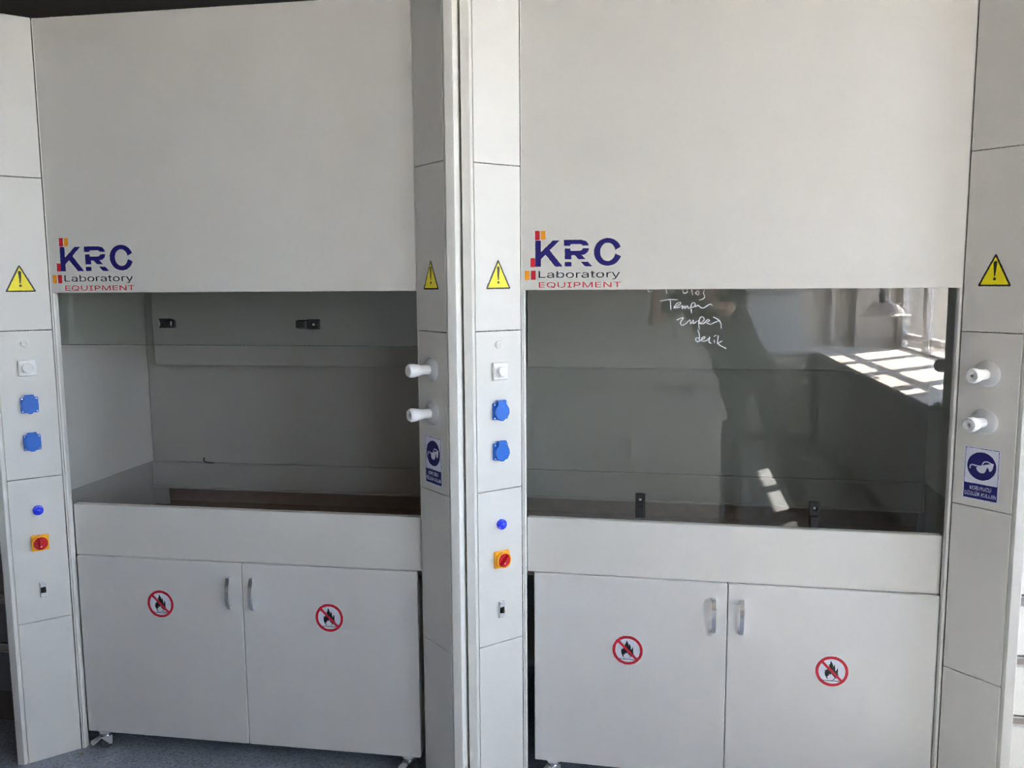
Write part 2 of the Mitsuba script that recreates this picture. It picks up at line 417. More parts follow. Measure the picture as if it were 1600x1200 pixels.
def logo_items():
    def q(X, Y):                                      # x, z on the fascia from points read off the print
        return (-.599 + (X - 20) * .000195, 1.7265 - (Y - 80) * .0001785)

    def rect(x0, y0, x1, y1):
        a, b = q(x0, y1), q(x1, y0)
        return sbox(a[0], a[1], b[0], b[1])
    navy = lin(38, 32, 112)
    its = [(rect(182, 80, 252, 228), RED, 0), (rect(272, 80, 342, 225), ORANGE, 0), (rect(112, 527, 182, 672), RED, 0), (rect(22, 732, 95, 882), ORANGE, 0), (rect(118, 732, 190, 882), RED, 0)]
    K = Polygon([q(*p) for p in [(185, 240), (270, 240), (270, 430), (455, 240), (555, 240), (405, 400), (602, 668), (490, 668), (342, 470), (270, 545), (270, 668), (185, 668)]])
    R0 = Polygon([q(*p) for p in [(622, 235), (880, 235), (950, 255), (990, 300), (1000, 370), (985, 430), (940, 470), (885, 480), (1050, 668), (940, 668), (785, 485), (735, 485), (735, 668), (635, 668), (635, 330), (622, 330)]])
    hole = Polygon([q(*p) for p in [(720, 305), (880, 305), (905, 330), (905, 385), (880, 412), (720, 415)]])
    R1 = R0.difference(hole).difference(rect(600, 332, 1100, 374)).difference(rect(600, 550, 1100, 594)).buffer(0)
    cx, cz = q(1280, 438)
    a = affinity.scale(Point(0, 0).buffer(1, quad_segs=20), .0401, .0400)
    b = affinity.scale(Point(0, 0).buffer(1, quad_segs=20), .0222, .0262)
    C = a.difference(b).difference(Polygon([(0.012, 0.0), (.045, .0182), (.06, .0), (.045, -.016)]))
    C = affinity.translate(C, cx, cz)
    t1 = text_poly('Laboratory', .0200, .2400)
    t2 = text_poly('EQUIPMENT', .0155, .2430)
    x1, z1 = q(235, 850)
    x2, z2 = q(238, 1012)
    its += [(K, navy, 0), (R1, navy, 0), (C, navy, 0), (affinity.translate(t1, x1, z1), lin(42, 40, 60), 0), (affinity.translate(t2, x2, z2), lin(196, 45, 66), 0)]
    return its


SCRIPT = [[(-.2004, 1.5187), (-.1746, 1.5233), (-.1515, 1.5223)], [(-.1727, 1.5242), (-.1714, 1.5102), (-.1704, 1.4943)],
 [(-.1622, 1.4986), (-.1531, 1.5037), (-.1431, 1.5102), (-.1428, 1.5139), (-.1477, 1.5147), (-.155, 1.5093), (-.1604, 1.5018), (-.1576, 1.4982), (-.1466, 1.5005), (-.1371, 1.5049), (-.1373, 1.4962), (-.1301, 1.5046), (-.1296, 1.4962), (-.1219, 1.5049), (-.1199, 1.4971), (-.1127, 1.5017)],
 [(-.1119, 1.5082), (-.113, 1.5008), (-.1121, 1.4915), (-.1103, 1.484)], [(-.1127, 1.5036), (-.1092, 1.5123), (-.1037, 1.5138), (-.1, 1.5082), (-.1035, 1.5023), (-.1108, 1.4999)],
 [(-.0999, 1.5017), (-.0926, 1.506), (-.089, 1.5035), (-.0843, 1.4998), (-.0761, 1.4985), (-.0644, 1.5063), (-.0563, 1.5096), (-.0523, 1.5059)],
 [(-.1524, 1.4634), (-.1424, 1.4681), (-.1336, 1.4694), (-.1395, 1.4606), (-.1418, 1.4531), (-.1362, 1.4473), (-.1256, 1.4532), (-.1151, 1.4635), (-.1127, 1.4519), (-.1052, 1.4626), (-.1045, 1.4523), (-.0964, 1.4588), (-.0891, 1.4613)],
 [(-.0877, 1.4635), (-.0897, 1.4532), (-.0884, 1.4448), (-.0872, 1.437)],
 [(-.0887, 1.4616), (-.0847, 1.471), (-.0774, 1.4717), (-.0742, 1.4645), (-.0808, 1.4561), (-.088, 1.4538), (-.0761, 1.4527), (-.0681, 1.4613), (-.0618, 1.465), (-.059, 1.4613), (-.0671, 1.4561), (-.0561, 1.4509), (-.0444, 1.4561), (-.0323, 1.4613)],
 [(-.0478, 1.4717), (-.0331, 1.4636), (-.0267, 1.4534), (-.0253, 1.4394)], [(-.0919, 1.4336), (-.0888, 1.4261), (-.0864, 1.4158), (-.0869, 1.4018)],
 [(-.087, 1.4102), (-.0946, 1.4111), (-.0976, 1.4064), (-.0931, 1.3995), (-.0865, 1.4018), (-.0798, 1.4065), (-.0717, 1.4108), (-.073, 1.4146), (-.079, 1.4112), (-.0803, 1.4027), (-.0715, 1.4015), (-.0634, 1.4053), (-.0575, 1.4128), (-.0594, 1.4004), (-.0535, 1.3952)],
 [(-.0442, 1.4043), (-.043, 1.3968)], [(-.0444, 1.4158), (-.0398, 1.4185)], [(-.0332, 1.4174), (-.0341, 1.4058), (-.0353, 1.3946)], [(-.022, 1.4021), (-.0327, 1.395), (-.0238, 1.3872), (-.0101, 1.3802)],
 [(-.2379, 1.5516), (-.2332, 1.5456), (-.2249, 1.5482)], [(-.1846, 1.5513), (-.1822, 1.5401)], [(-.1368, 1.5511), (-.1352, 1.5437), (-.1304, 1.5407), (-.1242, 1.5445), (-.125, 1.551)], [(-.1112, 1.551), (-.1084, 1.537)],
 [(-.0934, 1.549), (-.0997, 1.5416), (-.0919, 1.5368), (-.091, 1.5471)], [(-.0747, 1.5508), (-.0775, 1.5415), (-.0737, 1.5323), (-.0784, 1.5245), (-.0893, 1.5212)]]


def spline(p):
    p = np.array(p)
    if len(p) < 3:
        return p
    q = np.vstack([2 * p[0] - p[1], p, 2 * p[-1] - p[-2]])
    out = []
    for i in range(1, len(q) - 2):
        for t in np.linspace(0, 1, 5)[:-1]:
            a, b, c, d = q[i - 1:i + 3]
            out.append(.5 * (2 * b + (c - a) * t + (2 * a - 5 * b + 4 * c - d) * t * t + (3 * b - a - 3 * c + d) * t ** 3))
    return np.vstack(out + [p[-1]])


VIEW = frame([0, 0, 0], [1, 0, 0], [0, 0, 1], [0, -1, 0])       # print on a surface that faces the room (-y)


def place(M, o):
    N = M.copy(); N[:3, 3] = o
    return N


def fume_hood(key, m, label, ch):
    """ch: what differs inside: chamber half-width, baffle extents, sash"""
    tag(key, label, 'fume hood')
    R = lambda part, name, M=None, lab=None, sub=None: _part(key, part, name, m, M, lab)
    scene_add = R
    fp = R('fascia_panel', 'fascia')
    sticker(fp + '__logo', logo_items(), place(VIEW, [0, -.0001, 0]), m)
    tag(fp + '__logo', 'blue company lettering with red and orange blocks')
    for s, nm in ((-1, 'L'), (1, 'R')):
        R('side_post', nm + 'post')
        R('edge_strip', 'Nstrip' if (s > 0 and ch.get('narrow')) else nm + 'strip')
        R('joint_backing', nm + 'back')
        for i in range(5):
            p = R('column_panel', f'{nm}pan{i}')
            if i == 3:
                sticker(p + '__warning_sticker', tri_items(), on_face(s, .080, 1.600), m)
                tag(p + '__warning_sticker', 'yellow triangle with a black exclamation mark')
            if s < 0 and i == 2:
                put(p + '__push_button', HP['button'], None, m=m @ T(on_face(s, .082, 1.394).tolist()))
                q = _part(key, 'dimmer_switch', 'dimmer_plate', m, on_face(s, .079, 1.316), 'white square dimmer')
                _sub(q, 'knob', 'dimmer_knob', m, on_face(s, .079, 1.316))
                for z in (1.198, 1.076):
                    q = _part(key, 'power_socket', 'socket_plate', m, on_face(s, .080, z), 'blue socket with a closed lid')
                    _sub(q, 'lid', 'socket_lid', m, on_face(s, .080, z))
                    for a in (-1, 1):
                        for b in (-1, 1):
                            _sub(q, 'screw', 'screw', m, on_face(s, .080, z) @ trimesh.transformations.translation_matrix([.0205 * a, -.001 + .0205 * b, 0]))
            if s < 0 and i == 1:
                q = _part(key, 'indicator_lamp', 'lamp_bezel', m, on_face(s, .078, .851), 'blue indicator lamp')
                _sub(q, 'lens', 'lamp_lens', m, on_face(s, .078, .851))
                q = _part(key, 'main_switch', 'switch_plate', m, on_face(s, .079, .743), 'red rotary switch on a yellow plate')
                for nm2, pn in (('ring', 'switch_ring'), ('disc', 'switch_disc')):
                    _sub(q, nm2, pn, m, on_face(s, .079, .743))
                turn = trimesh.transformations.rotation_matrix(ch['turn'], [0, 0, 1])
                _sub(q, 'grip', 'switch_grip', m, on_face(s, .079, .743) @ turn)
                _sub(q, 'pin', 'switch_pin', m, on_face(s, .079, .743) @ turn @ trimesh.transformations.translation_matrix([0, -.008, 0]))
                q = _part(key, 'circuit_breaker', 'breaker_body', m, on_face(s, .080, .584), 'small grey breaker with a black lever')
                for nm2, pn in (('window', 'breaker_window'), ('lever', 'breaker_lever'), ('mark', 'breaker_mark')):
                    _sub(q, nm2, pn, m, on_face(s, .080, .584))
            if s > 0 and i == 2:
                sticker(p + '__goggles_sticker', goggle_items(), on_face(s, .0755, 1.051), m)
                tag(p + '__goggles_sticker', 'blue and white sticker reading KORUYUCU GÖZLÜK KULLAN')
                for z in (1.324, 1.194):
                    q = _part(key, 'valve', 'valve_flange', m, on_face(s, .075, z), 'white valve on the column')
                    _sub(q, 'knob', 'valve_knob', m, on_face(s, .075, z))
                    _sub(q, 'cap', 'valve_cap', m, on_face(s, .075, z))
    R('sill_panel', 'sill')
    # chamber
    w, yb, bl, br, ol, orr = ch['w'], ch['yb'], ch['bl'], ch['br'], ch['ol'], ch['or']
    P = lambda part, mesh, mat='liner', smooth=False: put(f'{key}__{part}', mesh, mat, smooth, m)
    for s in (-1, 1):
        a, b = sorted((s * w, s * (w + .006)))
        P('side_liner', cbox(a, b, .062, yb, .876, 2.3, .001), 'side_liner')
        a, b = sorted((s * (w + .007), s * (w + .013)))
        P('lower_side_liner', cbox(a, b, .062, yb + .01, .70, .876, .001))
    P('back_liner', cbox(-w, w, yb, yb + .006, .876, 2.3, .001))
    P('chamber_roof', cbox(-w, w, .06, yb, 2.29, 2.31, .001))
    P('upper_baffle', cat(cbox(bl, br, yb - .062, yb - .002, 1.268, 1.95, .003)))
    P('lower_baffle', cat(cbox(ch['ll'], w - .004, yb - .006, yb - .001, .772, .868, .001), cbox(ch['ll'], w - .004, yb - .012, yb - .001, .866, .876, .001), cbox(ch['ll'] - .006, w - .004, yb - .013, yb - .001, .768, .776, .001)))
    P('slot_post', cbox(-w - .012, ol, yb - .004, yb + .01, .70, .768, .001))
    P('slot_post', cbox(orr, w + .012, yb - .004, yb + .01, .70, .768, .001))
    P('slot_back', cbox(-w - .01, w + .01, yb + .078, yb + .084, .66, .876, .001), 'brown_laminate')
    P('worktop', cbox(-w - .01, w + .01, .052, yb + .078, .655, .695, .002), 'brown_laminate')
    P('back_sheet', cbox(-.747, .747, .690, .699, .05, TOP - .01, 0), 'painted_steel')
    P('roof_sheet', cbox(-.747, .747, .013, .69, TOP - .012, TOP - .002, 0), 'painted_steel')
    # sash
    y, z0, z1 = ch['ys'], ch['sz0'], ch['sz1']
    x0, x1 = ch['sx']
    g = put(f'{key}__sash', trimesh.Trimesh([[x0, y, z0], [x1, y, z0], [x1, y, z1], [x0, y, z1]], [[0, 1, 2], [0, 2, 3]]), 'sash_glass', m=m)
    tag(g, ch['slab'])
    put(g + '__edge', cbox(x0, x1, y - .003, y + .003, z0 - .0015, z0 + .0005, .0005), 'edge_glass', m=m)
    for (x, z, kind, rot) in ch['clamps']:
        M = place(VIEW, [x, y - .001, z]) @ trimesh.transformations.rotation_matrix(rot, [0, 0, 1])
        if kind == 'fork':
            put(g + '__clamp', HP['fork_clamp'], None, m=m @ T(M.tolist()))
        else:
            c = put(g + '__clamp', HP['plain_clamp' if kind == 'plain' else 'clamp'], None, m=m @ T(M.tolist()))
            put(g + '__clamp_screw', HP['clamp_screw'], None, m=m @ T((M @ trimesh.transformations.translation_matrix([0, .020, 0])).tolist()))
    if ch.get('script'):
        ms = []
        for st in SCRIPT:
            pl = LineString(spline(st)).buffer(.00125, quad_segs=3)
            ms.append(prism(pl, 0, .0006))
        k = put(g + '__handwriting', xf(cat(*ms), place(VIEW, [0, y - .0008, 0])), 'marker_ink', m=m)
        tag(k, 'white handwriting on the glass')


def _part(key, part, name, m, M=None, lab=None):
    k = put(f'{key}__{part}', HP[name], None, m=m if M is None else m @ T(M.tolist()))
    if lab:
        tag(k, lab)
    return k


def _sub(key, part, name, m, M):
    return put(f'{key}__{part}', HP[name], None, m=m @ T(M.tolist()))


bsdf('edge_glass', (0.10, 0.14, 0.125), 0.2)
H1 = T().translate([-1.5233, -0.0686, 0]).rotate([0, 0, 1], math.degrees(0.023))
H2 = T().translate([0, 0, 0])
fume_hood('fume_hood', H1, 'grey fume hood with its glass sash pulled up and an open work chamber',
          dict(w=.667, yb=.600, bl=-.600, br=.64, ol=-.610, ll=-.670, turn=0.0, narrow=True, **{'or': .64}, ys=.047, sz0=1.384, sz1=2.2, sx=(-.64, .64),
               slab='raised glass sash', clamps=[(-.2325, 1.4535, 'fork', 0), (.243, 1.451, 'clamp', -PI / 2)]))
fume_hood('fume_hood_001', H2, 'grey fume hood with its glass sash closed and white handwriting on the glass',
          dict(w=.705, yb=.600, bl=-.681, br=.681, ol=-.700, ll=-.704, turn=-.75, **{'or': .690}, ys=.036, sz0=.846, sz1=1.75, sx=(-.597, .584),
               slab='closed glass sash', clamps=[(-.2525, .902, 'plain', 0), (.250, .897, 'clamp', 0)], script=True))

# ------------------------------------------------------------------ base cabinets on castors under the hoods
D_T, D_B, D_Y = .677, .057, .015


def handle_mesh():
    n = 22
    th = np.linspace(0, 1, n)
    z = (th - .5) * .108
    out = .006 + .020 * np.sin(PI * np.clip(th * .98 + .01, 0, 1)) ** .75
    v, f = [], []
    hw = .0062
    for i in range(n):
        for (x, d) in ((-hw, 0), (hw, 0), (hw, -.0045), (-hw, -.0045)):
            v.append((x, -(out[i] + d), z[i]))
    for i in range(n - 1):
        for k in range(4):
            a, b = 4 * i + k, 4 * i + (k + 1) % 4
            f += [(a, b, b + 4), (a, b + 4, a + 4)]
    f += [(0, 2, 1), (0, 3, 2), (4 * n - 4, 4 * n - 3, 4 * n - 2), (4 * n - 4, 4 * n - 2, 4 * n - 1)]
    m = trimesh.Trimesh(v, f)
    m.fix_normals()
    feet = [cbox(-.0055, .0055, -.012, 0, zz - .0055, zz + .0055, .001) for zz in (-.0475, .0475)]
    studs = []
    for i in np.linspace(2, n - 9, 7).astype(int):
        for x in (-.0026, .0026):
            s = trimesh.creation.icosphere(1, .0013); s.apply_translation([x, -out[i], z[i]]); studs.append(s)
    return cat(m, *feet), cat(*studs)


HM, HS = handle_mesh()
mk('handle', HM, 'chrome', 30)
mk('handle_stud', HS, 'white_plastic', True)
mk('caster_plate', cat(prism(Point(0, 0).buffer(.021, quad_segs=8), .0495, .053), trimesh.creation.cylinder(.012, height=.012, sections=20, transform=trimesh.transformations.translation_matrix([0, 0, .046]))), 'chrome')
fork_side = Polygon([(-.020, .040), (.016, .040), (.014, .012), (.006, .012)])
fs = [xf(prism(fork_side, 0, .002), frame([x, 0, 0], [0, 1, 0], [0, 0, 1], [1, 0, 0])) for x in (-.015, .013)]
mk('caster_fork', cat(*fs, cbox(-.015, .015, -.020, .016, .038, .0415, .001), hull([(-.012, -.018, .040), (.012, -.018, .040), (-.012, -.018, .037), (.012, -.018, .037), (-.014, -.048, .027), (.014, -.048, .027), (-.014, -.048, .022), (.014, -.048, .022)])), 'steel')
whl = trimesh.creation.cylinder(.0195, height=.019, sections=28, transform=trimesh.transformations.rotation_matrix(PI / 2, [0, 1, 0]))
whl.apply_translation([0, 0, .0195])
mk('caster_wheel', whl, 'rubber', 40)


def base_cabinet(key, hood, cx, rot, label, stickers, hx):
    m = hood @ T().translate([cx, 0, 0]).rotate([0, 0, 1], math.degrees(rot))
    tag(key, label, 'cabinet', 'castor cabinets under the fume hoods')
    hw = .5875
    put(f'{key}__body', cat(cbox(-hw + .002, -hw + .02, D_Y + .020, .52, D_B, .640, .001), cbox(hw - .02, hw - .002, D_Y + .020, .52, D_B, .640, .001), cbox(-hw + .02, hw - .02, D_Y + .02, .52, D_B, D_B + .018, .001), cbox(-hw + .02, hw - .02, D_Y + .02, .52, .622, .640, .001), cbox(-hw + .02, hw - .02, .505, .52, D_B + .018, .622, .001)), 'painted_door', m=m)
    for i, (a, b) in enumerate(((-hw, -.0012), (.0012, hw))):
        d = put(f'{key}__door', cbox(a, b, D_Y, D_Y + .018, D_B, D_T, .0022), 'painted_door', m=m)
        tag(d, ('left door', 'right door')[i])
        sx, sz = stickers[i]
        tag(sticker(d + '__no_flames_sticker', flame_items(), place(VIEW, [sx, D_Y - .0001, sz]), m), 'red ring barring a black flame')
        h = put(d + '__handle', HP['handle'], None, m=m @ T().translate([hx[i], D_Y, .577]))
        tag(h, 'chrome bow handle')
        put(d + '__handle_studs', HP['handle_stud'], None, m=m @ T().translate([hx[i], D_Y, .577]))
    for x, y, ang in ((-hw + .060, .024, 42), (hw - .040, .024, 25), (-hw + .055, .46, -40), (hw - .05, .46, 60)):
        mm = m @ T().translate([x, y, 0]).rotate([0, 0, 1], -ang) @ T().scale([1.0, 1.0, D_B / .053])
        c = put(f'{key}__caster', HP['caster_fork'], None, m=mm)
        put(c + '__mount', HP['caster_plate'], None, m=mm)
        put(c + '__wheel', HP['caster_wheel'], None, m=mm)


base_cabinet('base_cabinet', H1, -.0045, .0059, 'pale grey two-door cabinet on castors under the open fume hood', [(-.291, .526), (.295, .511)], (-.0435, .0365))
base_cabinet('base_cabinet_001', H2, .0099, -.0071, 'pale grey two-door cabinet on castors under the closed fume hood', [(-.296, .447), (.303, .429)], (-.040, .0415))

# ------------------------------------------------------------------ benches
def drawer_unit(key, M, w, d, h, n, kick, mat, label, group, front_list=None, cat_='drawer unit', top=False):
    """unit with fronts facing local -y, left bottom front corner at the origin"""
    tag(key, label, cat_, group)
    put(f'{key}__body', cbox(.001, w - .001, .02, d, kick, h, .001), mat, m=M)
    put(f'{key}__plinth', cbox(.001, w - .001, .05, d, 0, kick, 0), 'plinth', m=M)
    if n:
        zs = np.linspace(kick, h, n + 1)
        for a, b in zip(zs[:-1], zs[1:]):
            f = put(f'{key}__drawer', cbox(.002, w - .002, 0, .019, a + .002, b - .030, .0015), mat, m=M)
            put(f + '__grip_channel', cat(cbox(.002, w - .002, .010, .019, b - .030, b - .003, 0)), 'channel_brown', m=M)
            put(f + '__grip_rail', cat(cbox(.002, w - .002, -.002, .012, b - .034, b - .030, .001), cbox(.002, w - .002, .0, .012, b - .0075, b - .003, .001)), 'aluminium', m=M)
    else:
        f = put(f'{key}__door', cbox(.002, w - .002, 0, .019, kick + .002, h - .003, .0015), mat, m=M)
        put(f + '__handle', cbox(w - .07, w - .058, -.02, 0, h - .20, h - .08, .002), 'aluminium', m=M)


def I(x, y, z=0, rz=0):
    return T().translate([x, y, z]).rotate([0, 0, 1], rz)


# beside the hoods, under the back wall
drawer_unit('drawer_unit', I(.79, .05), .40, .70, .862, 4, .137, 'bench_pale', 'pale grey drawer unit on the right of the closed fume hood', None)
drawer_unit('corner_cabinet', I(1.195, .05), .86, .70, .862, 0, .10, 'bench_pale', 'pale grey cupboard in the corner below the nearest window', None, cat_='cabinet')
tag(put('bench_worktop', cbox(.78, RX1 - .002, .03, RY1 - .002, .863, .90, .003), 'bench_top'), 'grey worktop on the drawer units right of the closed fume hood', 'worktop')
ML = H1 @ T().translate([-1.29, .08, 0])
bsdf('shaded_bench_body', (0.13, 0.13, 0.135), 0.45)  # shade left of the open hood is put into this dark grey
drawer_unit('drawer_unit_001', ML, .50, .60, .862, 4, .137, 'shaded_bench_body', 'drawer unit on the left of the open fume hood, shade put into its dark grey colour', None)
tag(put('bench_worktop_001', cbox(-.02, .505, -.02, .62, .863, .90, .003), 'bench_top', m=ML), 'grey worktop on the drawer unit left of the open fume hood', 'worktop')

# window bench along the right wall
tag(put('bench_worktop_002', cbox(1.205, RX1 - .001, -6.0, -1.88, .86, .90, .003), 'bench_top'), 'long grey worktop below the windows, lit by the sun', 'worktop')
ysp = -5.95 + .505 * np.arange(8)
for i, y in enumerate(ysp):
    near = ('farthest from', 'second farthest from', 'third farthest from')[i] if i < 3 else None
    nn = len(ysp) - 1 - i
    names = ['nearest the fume hoods', 'second from the fume hoods', 'third from the fume hoods', 'fourth from the fume hoods', 'fifth from the fume hoods', 'sixth from the fume hoods', 'seventh from the fume hoods', 'eighth from the fume hoods', 'ninth from the fume hoods', 'tenth from the fume hoods', 'eleventh from the fume hoods', 'twelfth from the fume hoods', 'thirteenth from the fume hoods']
    M = T().translate([1.225, float(y) + .505, 0]).rotate([0, 0, 1], -90)
    dr_ = i % 2 == 1
    drawer_unit('bench_cabinet' if i == 0 else f'bench_cabinet_{i:03d}', M, .505, .60, .859, 3 if dr_ else 0, .10, 'bench_body',
                f'grey bench cabinet with {"drawers" if dr_ else "one door"} below the window bench, {names[nn]}', 'cabinets below the window bench', cat_='cabinet')
# far bench along the front wall
tag(put('bench_worktop_003', cbox(RX0 + .01, RX1 - .001, RY0 + .002, -6.004, .86, .90, .003), 'bench_top'), 'grey worktop along the far wall, seen mirrored in the glass', 'worktop')
for i in range(9):
    M = T().translate([1.15 - .66 * i, -6.03, 0]).rotate([0, 0, 1], 180)
    pos = ['beside the window bench', 'second from the window bench', 'third from the window bench', 'fourth from the window bench', 'fifth from the window bench', 'sixth from the window bench', 'seventh from the window bench', 'eighth from the window bench', 'ninth from the window bench'][i]
    drawer_unit('far_cabinet' if i == 0 else f'far_cabinet_{i:03d}', M, .66, .60, .859, 0, .09, 'bench_pale', f'pale cabinet with one door below the far bench, {pos}', 'cabinets below the far bench', cat_='cabinet')
# island bench
tag(put('bench_worktop_004', cbox(-3.6, .119, -3.56, -1.90, .86, .90, .003), 'bench_pale'), 'pale worktop of the island bench in the middle of the room', 'worktop')
for i in range(7):
    x1 = .095 - .53 * i
    for side in (0, 1):
        n = 2 * i + side
        M = T().translate([x1, -2.72, 0]) @ T().rotate([0, 0, 1], 180) @ T().translate([0, -.79, 0]) if side == 0 else T().translate([x1 - .53, -3.53, 0])
        pos = ['at its end by the photographer', 'second from its end', 'third from its end', 'fourth from its end', 'fifth from its end', 'sixth from its end', 'seventh from its end'][i]
        drawer_unit('island_cabinet' if n == 0 else f'island_cabinet_{n:03d}', M, .53, .77, .859, 0, .08, 'bench_pale', f'pale island bench cabinet on the {"fume hood" if side == 0 else "far"} side, {pos}', 'cabinets of the island bench', cat_='cabinet')
tag('reagent_shelf', 'pale shelf standing along the middle of the island bench', 'shelf')
put('reagent_shelf__board', cbox(-3.4, -.02, -2.93, -2.70, 1.115, 1.145, .003), 'bench_pale')
put('reagent_shelf__apron', cbox(-3.4, -.02, -2.72, -2.70, 1.00, 1.114, .002), 'bench_pale')
for x in (-3.39, -2.2, -1.2, -.56, -.05):
    put('reagent_shelf__leg', cbox(x, x + .03, -2.92, -2.72, .90, 1.115 if x < -3 else 1.114, .002), 'bench_body')

# things on the far wall (seen mirrored)
tag(put('wall_cabinet', cbox(.52, 1.12, -6.744, -6.45, .901, 1.44, .004), 'pale_blue_panel'), 'pale blue-grey box standing on the far bench, mirrored behind the photographer', 'cabinet')
tag(put('wall_pipe', cat(tube([(1.45, -6.68, .92), (1.45, -6.68, RH - .01)], .028, 16), trimesh.creation.cylinder(.04, height=.05, sections=16, transform=trimesh.transformations.translation_matrix([1.45, -6.68, 1.02]))), 'wall_white', 40), 'cream vertical pipe on the far wall', 'pipe')
tag(put('wall_pilaster', cbox(1.665, RX1 - .002, -6.748, -6.60, .901, RH - .001, .003), 'wall_white'), 'cream pilaster in the far corner beside the window', 'pilaster')
# extraction arm over the window bench
ex, ey = 1.345, -4.0
tag('extraction_arm', 'extraction arm with a clear bell hanging over the window bench', 'extraction arm')
bell = lathe([(.032, .098), (.050, .094), (.085, .078), (.118, .050), (.140, .016), (.148, .006), (.172, .0), (.176, .003)], 48)
put('extraction_arm__bell', xf(bell, trimesh.transformations.translation_matrix([ex, ey, 1.322])), 'clear_dome', True)
put('extraction_arm__collar', xf(lathe([(.030, .15), (.038, .15), (.038, .105), (.048, .10), (.052, .09), (.030, .09)], 32), trimesh.transformations.translation_matrix([ex, ey, 1.322])), 'steel', 35)
put('extraction_arm__rim', xf(lathe([(.150, .004), (.176, .001), (.180, .006), (.176, .009), (.150, .010), (.150, .004)], 48), trimesh.transformations.translation_matrix([ex, ey, 1.320])), 'white_plastic', 35)
put('extraction_arm__pipe', tube([(ex, ey, 1.46), (ex, ey, 2.05), (ex + .25, ey + .1, 2.5), (ex + .25, ey + .1, RH)], .034, 20), 'grey_white_plastic', 40)

# ------------------------------------------------------------------ small things
wire = spline([(-.4395, .898), (-.4375, .894), (-.438, .888), (-.430, .881), (-.420, .8785), (-.398, .8785)])
tag(put('wire_scrap', tube(np.c_[wire[:, 0], np.full(len(wire), .585) - .004 * np.sin(np.linspace(0, 3, len(wire))), wire[:, 1]], .0022, 6), 'black_plastic', m=H1), 'black scrap of wire on the ledge inside the open fume hood', 'wire')
tag(put('straw_scrap', tube([(-2.118, -.121, .002), (-2.109, -.119, .003), (-2.100, -.121, .002)], .0018, 6), 'straw'), 'yellowish scrap on the floor by the left corner of the open fume hood', 'scrap')

# ------------------------------------------------------------------ the photographer, seen mirrored in the closed sash
bsdf('skin', (0.42, 0.27, 0.20), 0.5)
bsdf('dark_shirt', proc(lambda p, n, uv: mix((0.045, 0.05, 0.052), (0.06, 0.062, 0.06), fbm(p.x * 30, p.y * 30, p.z * 30, 3))), 0.85)
bsdf('trousers', (0.055, 0.06, 0.068), 0.85)
bsdf('brown_shoe', (0.10, 0.055, 0.035), 0.5)
bsdf('lip', (0.36, 0.16, 0.14), 0.5)
bsdf('hair', (0.02, 0.016, 0.013), 0.6)


def ball(p, r):
    return m3.Manifold.sphere(r, 20).translate([float(x) for x in p])


def chain(js):
    """hulls of the spheres at neighbouring joints"""
    return [m3.Manifold.batch_hull([ball(a, ra), ball(b, rb)]) for (a, ra), (b, rb) in zip(js[:-1], js[1:])]


def blend(parts, edge=.02, it=12):
    m = m3.Manifold.batch_boolean(parts, m3.OpType.Add).refine_to_length(edge)
    q = m.to_mesh()
    t = trimesh.Trimesh(q.vert_properties[:, :3], q.tri_verts, process=True)
    trimesh.smoothing.filter_taubin(t, iterations=it)
    return t


def A(*p):
    return np.array(p, float)


ankL, kneeL, hipL = A(.245, -3.10, .09), A(.215, -2.97, .52), A(.225, -2.94, .95)
ankR, kneeR, hipR = A(.70, -3.42, .09), A(.545, -3.16, .53), A(.40, -2.97, .96)
waist, chest, neck0, neck1, head = A(.235, -2.90, 1.13), A(.10, -2.80, 1.38), A(.035, -2.755, 1.52), A(.015, -2.735, 1.58), A(-.005, -2.71, 1.70)
shL, shR = A(-.10, -2.765, 1.475), A(.225, -2.80, 1.475)
elL, elR = A(-.275, -2.655, 1.345), A(.135, -2.60, 1.40)
wrL, wrR = A(-.255, -2.60, 1.545), A(-.055, -2.60, 1.535)
tag('person', 'person in dark t-shirt and grey trousers photographing the hoods, mirrored in the closed sash', 'person')
body = []
body += chain([(hipL, .085), (kneeL, .055), (ankL + A(0, 0, .02), .04)]) + chain([(hipR, .085), (kneeR, .055), (ankR + A(0, 0, .02), .04)])
body += [m3.Manifold.batch_hull([ball(hipL + A(.01, 0, 0), .09), ball(hipR, .09), ball(waist + A(-.07, 0, -.03), .085), ball(waist + A(.07, 0, -.03), .085)])]
body += [m3.Manifold.batch_hull([ball(waist + A(-.06, 0, 0), .085), ball(waist + A(.06, 0, 0), .085), ball(chest + A(-.09, 0, 0), .09), ball(chest + A(.085, 0, 0), .09)])]
body += [m3.Manifold.batch_hull([ball(chest + A(-.09, 0, 0), .085), ball(chest + A(.085, 0, 0), .085), ball(shL + A(.03, 0, 0), .055), ball(shR + A(-.03, 0, 0), .055), ball(neck0, .06)])]
body += chain([(neck0, .055), (neck1, .05), (head + A(0, -.02, -.03), .06)])
for sh, el, wr in ((shL, elL, wrL), (shR, elR, wrR)):
    body += chain([(sh, .052), (el, .040), (wr, .027)])
body += [m3.Manifold.batch_hull([ball(head + A(0, -.015, .04), .080), ball(head + A(0, .02, -.02), .068), ball(head + A(0, .045, -.085), .035), ball(head + A(0, -.05, -.01), .06)])]
fdir = A(0, 1, 0)
body += [m3.Manifold.batch_hull([ball(head + A(0, .078, .015), .009), ball(head + A(0, .098, -.022), .012), ball(head + A(0, .07, -.03), .014)])]   # nose
body += [ball(head + A(0, .072, -.058), .014)]                                                                                               # lips
for s in (-1, 1):
    body += [m3.Manifold.batch_hull([ball(head + A(.078 * s, -.01, .015), .012), ball(head + A(.078 * s, -.005, -.03), .009)])]                 # ears
skin_parts = list(body)
